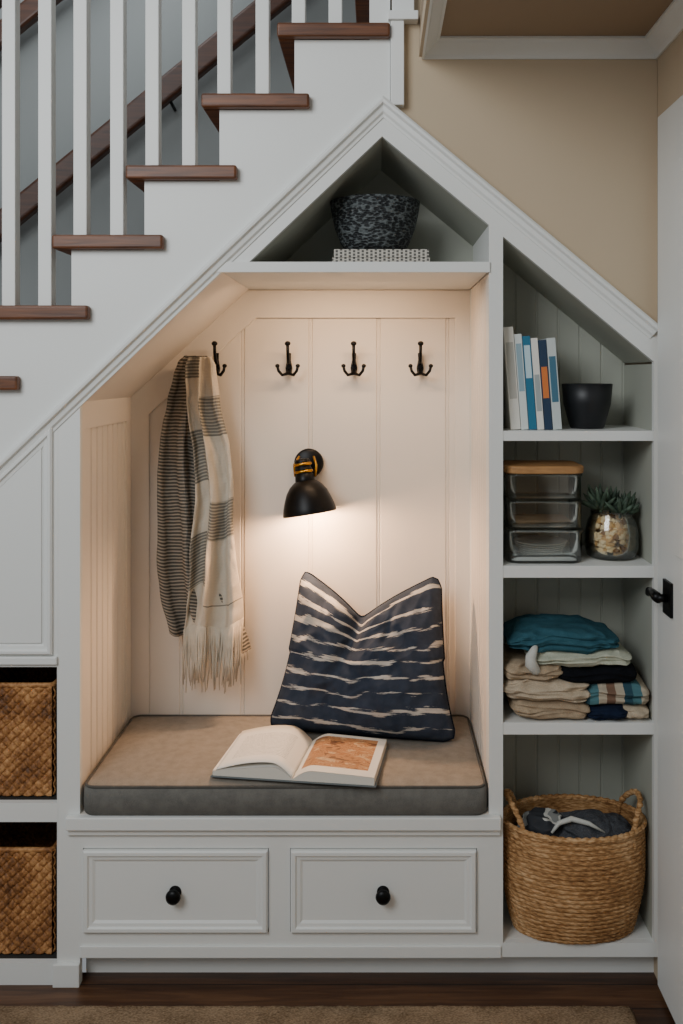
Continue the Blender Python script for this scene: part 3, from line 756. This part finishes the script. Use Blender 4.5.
# ---------------- rectangular baskets
def rect_basket(y0,y1,lab):
    e=empty('woven_basket',(FX(-15),.2,FZ(y1)),lab,'basket','baskets in the cubbies')
    X0,X1=FX(-80),PX(54.5,.03); Z0,Z1=FZ(y1)+.001,PZ(y0,.03); Ya,Yb=.032,.44
    cell=.022
    def wall(P0,P1,N):
        L=(P1-P0).length; Hh=Z1-Z0
        def f(u,v):
            X_,Z_=u*L,v*Hh
            # diagonal plaited lattice
            a=(X_+Z_)/cell*.78+.18*noise.noise(Vector((X_*14,Z_*14,3))); c=(X_-Z_)/cell*.78+.18*noise.noise(Vector((X_*14,Z_*14,9)))
            ia,ic=math.floor(a),math.floor(c)
            par=(ia+ic)%2
            ss=abs(math.sin(math.pi*a)); tt=abs(math.sin(math.pi*c))
            al,ac=(tt,ss) if par else (ss,tt)
            two=abs(math.sin(math.pi*2*(c if par else a)))
            h=.0075*(al**.5)*(.55+.45*ac)*(.8+.2*two**.5)
            p=P0.lerp(P1,u); return (p.x+N.x*h,p.y+N.y*h,Z0+Hh*v)
        b.grid(f,int(L/cell*15),int(Hh/cell*15))
    b=B(); b.sm=True; V=Vector
    wall(V((X0,Ya+.006,0)),V((X1-.008,Ya+.006,0)),V((0,-1,0))); wall(V((X1-.008,Ya+.006,0)),V((X1-.008,Yb,0)),V((1,0,0)))
    wall(V((X0,Yb,0)),V((X0,Ya+.006,0)),V((-1,0,0))); wall(V((X0,Yb,0)),V((X1-.008,Yb,0)),V((0,1,0)))
    b.obj('basket_body',WICK,e,solid=.003)
    b=B(); b.sm=True
    P=rr2(X0,X1-.006,Ya+.004,Yb,.012,4); b.tube([(x,y,Z1) for x,y in P],.007,8,True); b.obj('rim',WICK,e)
    bx(X0+.004,X1-.014,Ya+.012,Yb-.004,Z0,Z0+.006,'base',WICK,e)
rect_basket(686,802,'brown woven water hyacinth basket in upper cubby')
rect_basket(851,962,'brown woven water hyacinth basket in lower cubby')

# ---------------- round basket
zb=FZ(943)+.001; cx=.5245; cy=.070
rb_=empty('round_basket',(cx,cy,zb),'oval seagrass basket with loop handles on bottom shelf','basket')
hB=.288
RX,RY=.192,.128
def R_(v): return .83+.17*math.sin(min(1,v*1.45)*math.pi/2)**.8-.03*max(0,v-.7)
def RYf(v): return RY*(R_(v)*2.1-1.1)
rings=23
def fo(inner):
    def f(u,v):
        th=u*6.28318531; rx,ry=RX*R_(v),RYf(v)
        a=v*rings; row=math.floor(a); ph=abs(math.sin(math.pi*(a%1)))**.6
        br=.5+.5*math.sin(th*52+ (a%1)*3.5+row*1.4)
        h=(.0046*ph*(.5+.5*br)) if not inner else -.006+.002*ph
        h+=.003*noise.noise(Vector((math.cos(th)*3,math.sin(th)*3,v*3)))
        return (cx+min(rx+h-.005,.193)*math.cos(th),cy+(ry+h-.005)*math.sin(th),zb+hB*v)
    return f
b=B(); b.sm=True; b.grid(fo(False),520,rings*8,cu=True); b.obj('basket_body',SEAG,rb_)
b=B(); b.sm=True; b.grid(fo(True),120,30,cu=True); b.obj('basket_lining',SEAG,rb_)
b=B(); b.sm=True
n=60; b.face([b.bm.verts.new((cx+.150*math.cos(6.283*i/n),cy+.072*math.sin(6.283*i/n),zb+.004)) for i in range(n)])
b.obj('base',SEAG,rb_)
b=B(); b.sm=True; n=360; rx,ry=RX*R_(1)-.004,RYf(1)-.004
b.tube([(cx+(rx+.0015*math.sin(i*1.0))*math.cos(6.28318*i/n),cy+(ry+.0015*math.cos(i*1.0))*math.sin(6.28318*i/n),zb+hB+.002+.0012*math.sin(i)) for i in range(n)],.0075,10,True); b.obj('rim',SEAG,rb_)
for s in (-1,1):
    b=B(); b.sm=True; P=[]
    for k in range(61):
        a=math.pi*k/60
        yy=-.075*math.cos(a)
        xo=rx*math.sqrt(max(0,1-((yy)/ry)**2))
        P.append((cx+s*(xo-.006-.004*math.sin(a))+.001*math.sin(k*1.6),cy+yy,zb+hB-.05+.115*math.sin(a)**.7+.001*math.cos(k*1.6)))
    b.tube(P,[.0072+.0012*math.sin(k*1.3) for k in range(61)],10); b.obj('handle',SEAG,rb_)
GRY=fabric('charcoal_knit','34363a','5a5c60',sc=400)
t=NT('patterned_knit',.95,0,.1); o=t.tc(); wv=t.math('FRACT',t.math('MULTIPLY_ADD',t.noise(o,9,2),6,0)); t.color(t.ramp(wv,[(0,'3c3e42'),(.55,'8d8f8c'),(.75,'c9c8c0'),(.9,'3c3e42')],'CONSTANT')); t.bump(t.noise(o,500,1),.4,.002); PKN=t.m
def blob(name,c,r,mat,seed,lab):
    b=B(); b.sm=True
    def fn(p,q):
        rid=1-abs(noise.noise(p*1.7+Vector((seed,2,0))))*3
        return q*(1+.18*noise.noise(p*1.2+Vector((seed,0,0)))+.10*rid+.03*noise.noise(p*5+Vector((0,seed,0))))
    b.ico(c,r,6,fn); o=b.obj(name,mat); tag(o,lab,'clothing','clothes in the round basket')
zt=zb+hB
blob('crumpled_sweater',(cx+.03,cy-.01,zt-.026),(.092,.068,.040),GRY,3,'charcoal knit sweater bundled in round basket')
blob('crumpled_sweater',(cx+.105,cy-.0,zt-.032),(.048,.06,.034),GRY,8,'charcoal knit garment bundled in round basket')
blob('crumpled_shirt',(cx-.080,cy-.0,zt-.022),(.062,.064,.038),PKN,5,'gray and white patterned knit bundled in basket')
b=B(); b.sm=True
b.tube([(cx-.07,cy-.068,zt-.004),(cx-.05,cy-.058,zt+.016),(cx-.015,cy-.05,zt+.024),(cx+.03,cy-.055,zt+.014),(cx+.07,cy-.062,zt-.006)],[.003,.006,.0075,.006,.002],12)
tag(b.obj('rolled_sock',WHT),'white rolled sock lying on bundled clothes','sock')

# ---------------- lights
def area(loc,tgt,size,e,colr,sy=None,name='key_light'):
    l=bpy.data.lights.new(name,'AREA'); l.energy=e; l.color=colr; l.size=size
    if sy: l.shape='RECTANGLE'; l.size_y=sy
    o=bpy.data.objects.new(name,l); o.location=loc; o.rotation_euler=(Vector(tgt)-Vector(loc)).to_track_quat('-Z','Y').to_euler(); col.objects.link(o)
area((-1.5,-2.6,2.9),(-.4,0,1.8),1.4,62,(.93,.97,1.0),1.4)  # added soft key from upper left, no window behind it
area((-1.0,.45,3.3),(-.6,.5,1.8),.8,6,(.9,.95,1.0),.6,'stairwell_fill')  # added fill to brighten the stairwell, not a fitted lamp
area((FX(335),.20,FZ(276)),(FX(335),.40,.9),.42,3.0,(1,.66,.40),.06,'niche_fill')  # added warm fill for the upper niche, no strip fitted here
l=bpy.data.lights.new('bulb_light','POINT'); l.energy=16.0; l.color=(1,.60,.34); l.shadow_soft_size=.03
o=bpy.data.objects.new('bulb_light',l); o.location=Vector((lx-.006,Yl,lz))+Mt@Vector((0,0,-.086)); col.objects.link(o)
w=bpy.data.worlds.new('w'); scene.world=w; w.use_nodes=True
w.node_tree.nodes['Background'].inputs[0].default_value=(.90,.95,1,1); w.node_tree.nodes['Background'].inputs[1].default_value=.28
cam=bpy.data.cameras.new('camera'); cam.lens=D/S/1024*36; cam.sensor_width=36; cam.shift_x=-35.5/1024; cam.shift_y=-138/1024; cam.clip_start=.05
co=bpy.data.objects.new('camera',cam); co.location=(0,-D,H); co.rotation_euler=(math.radians(90),0,0); col.objects.link(co); scene.camera=co
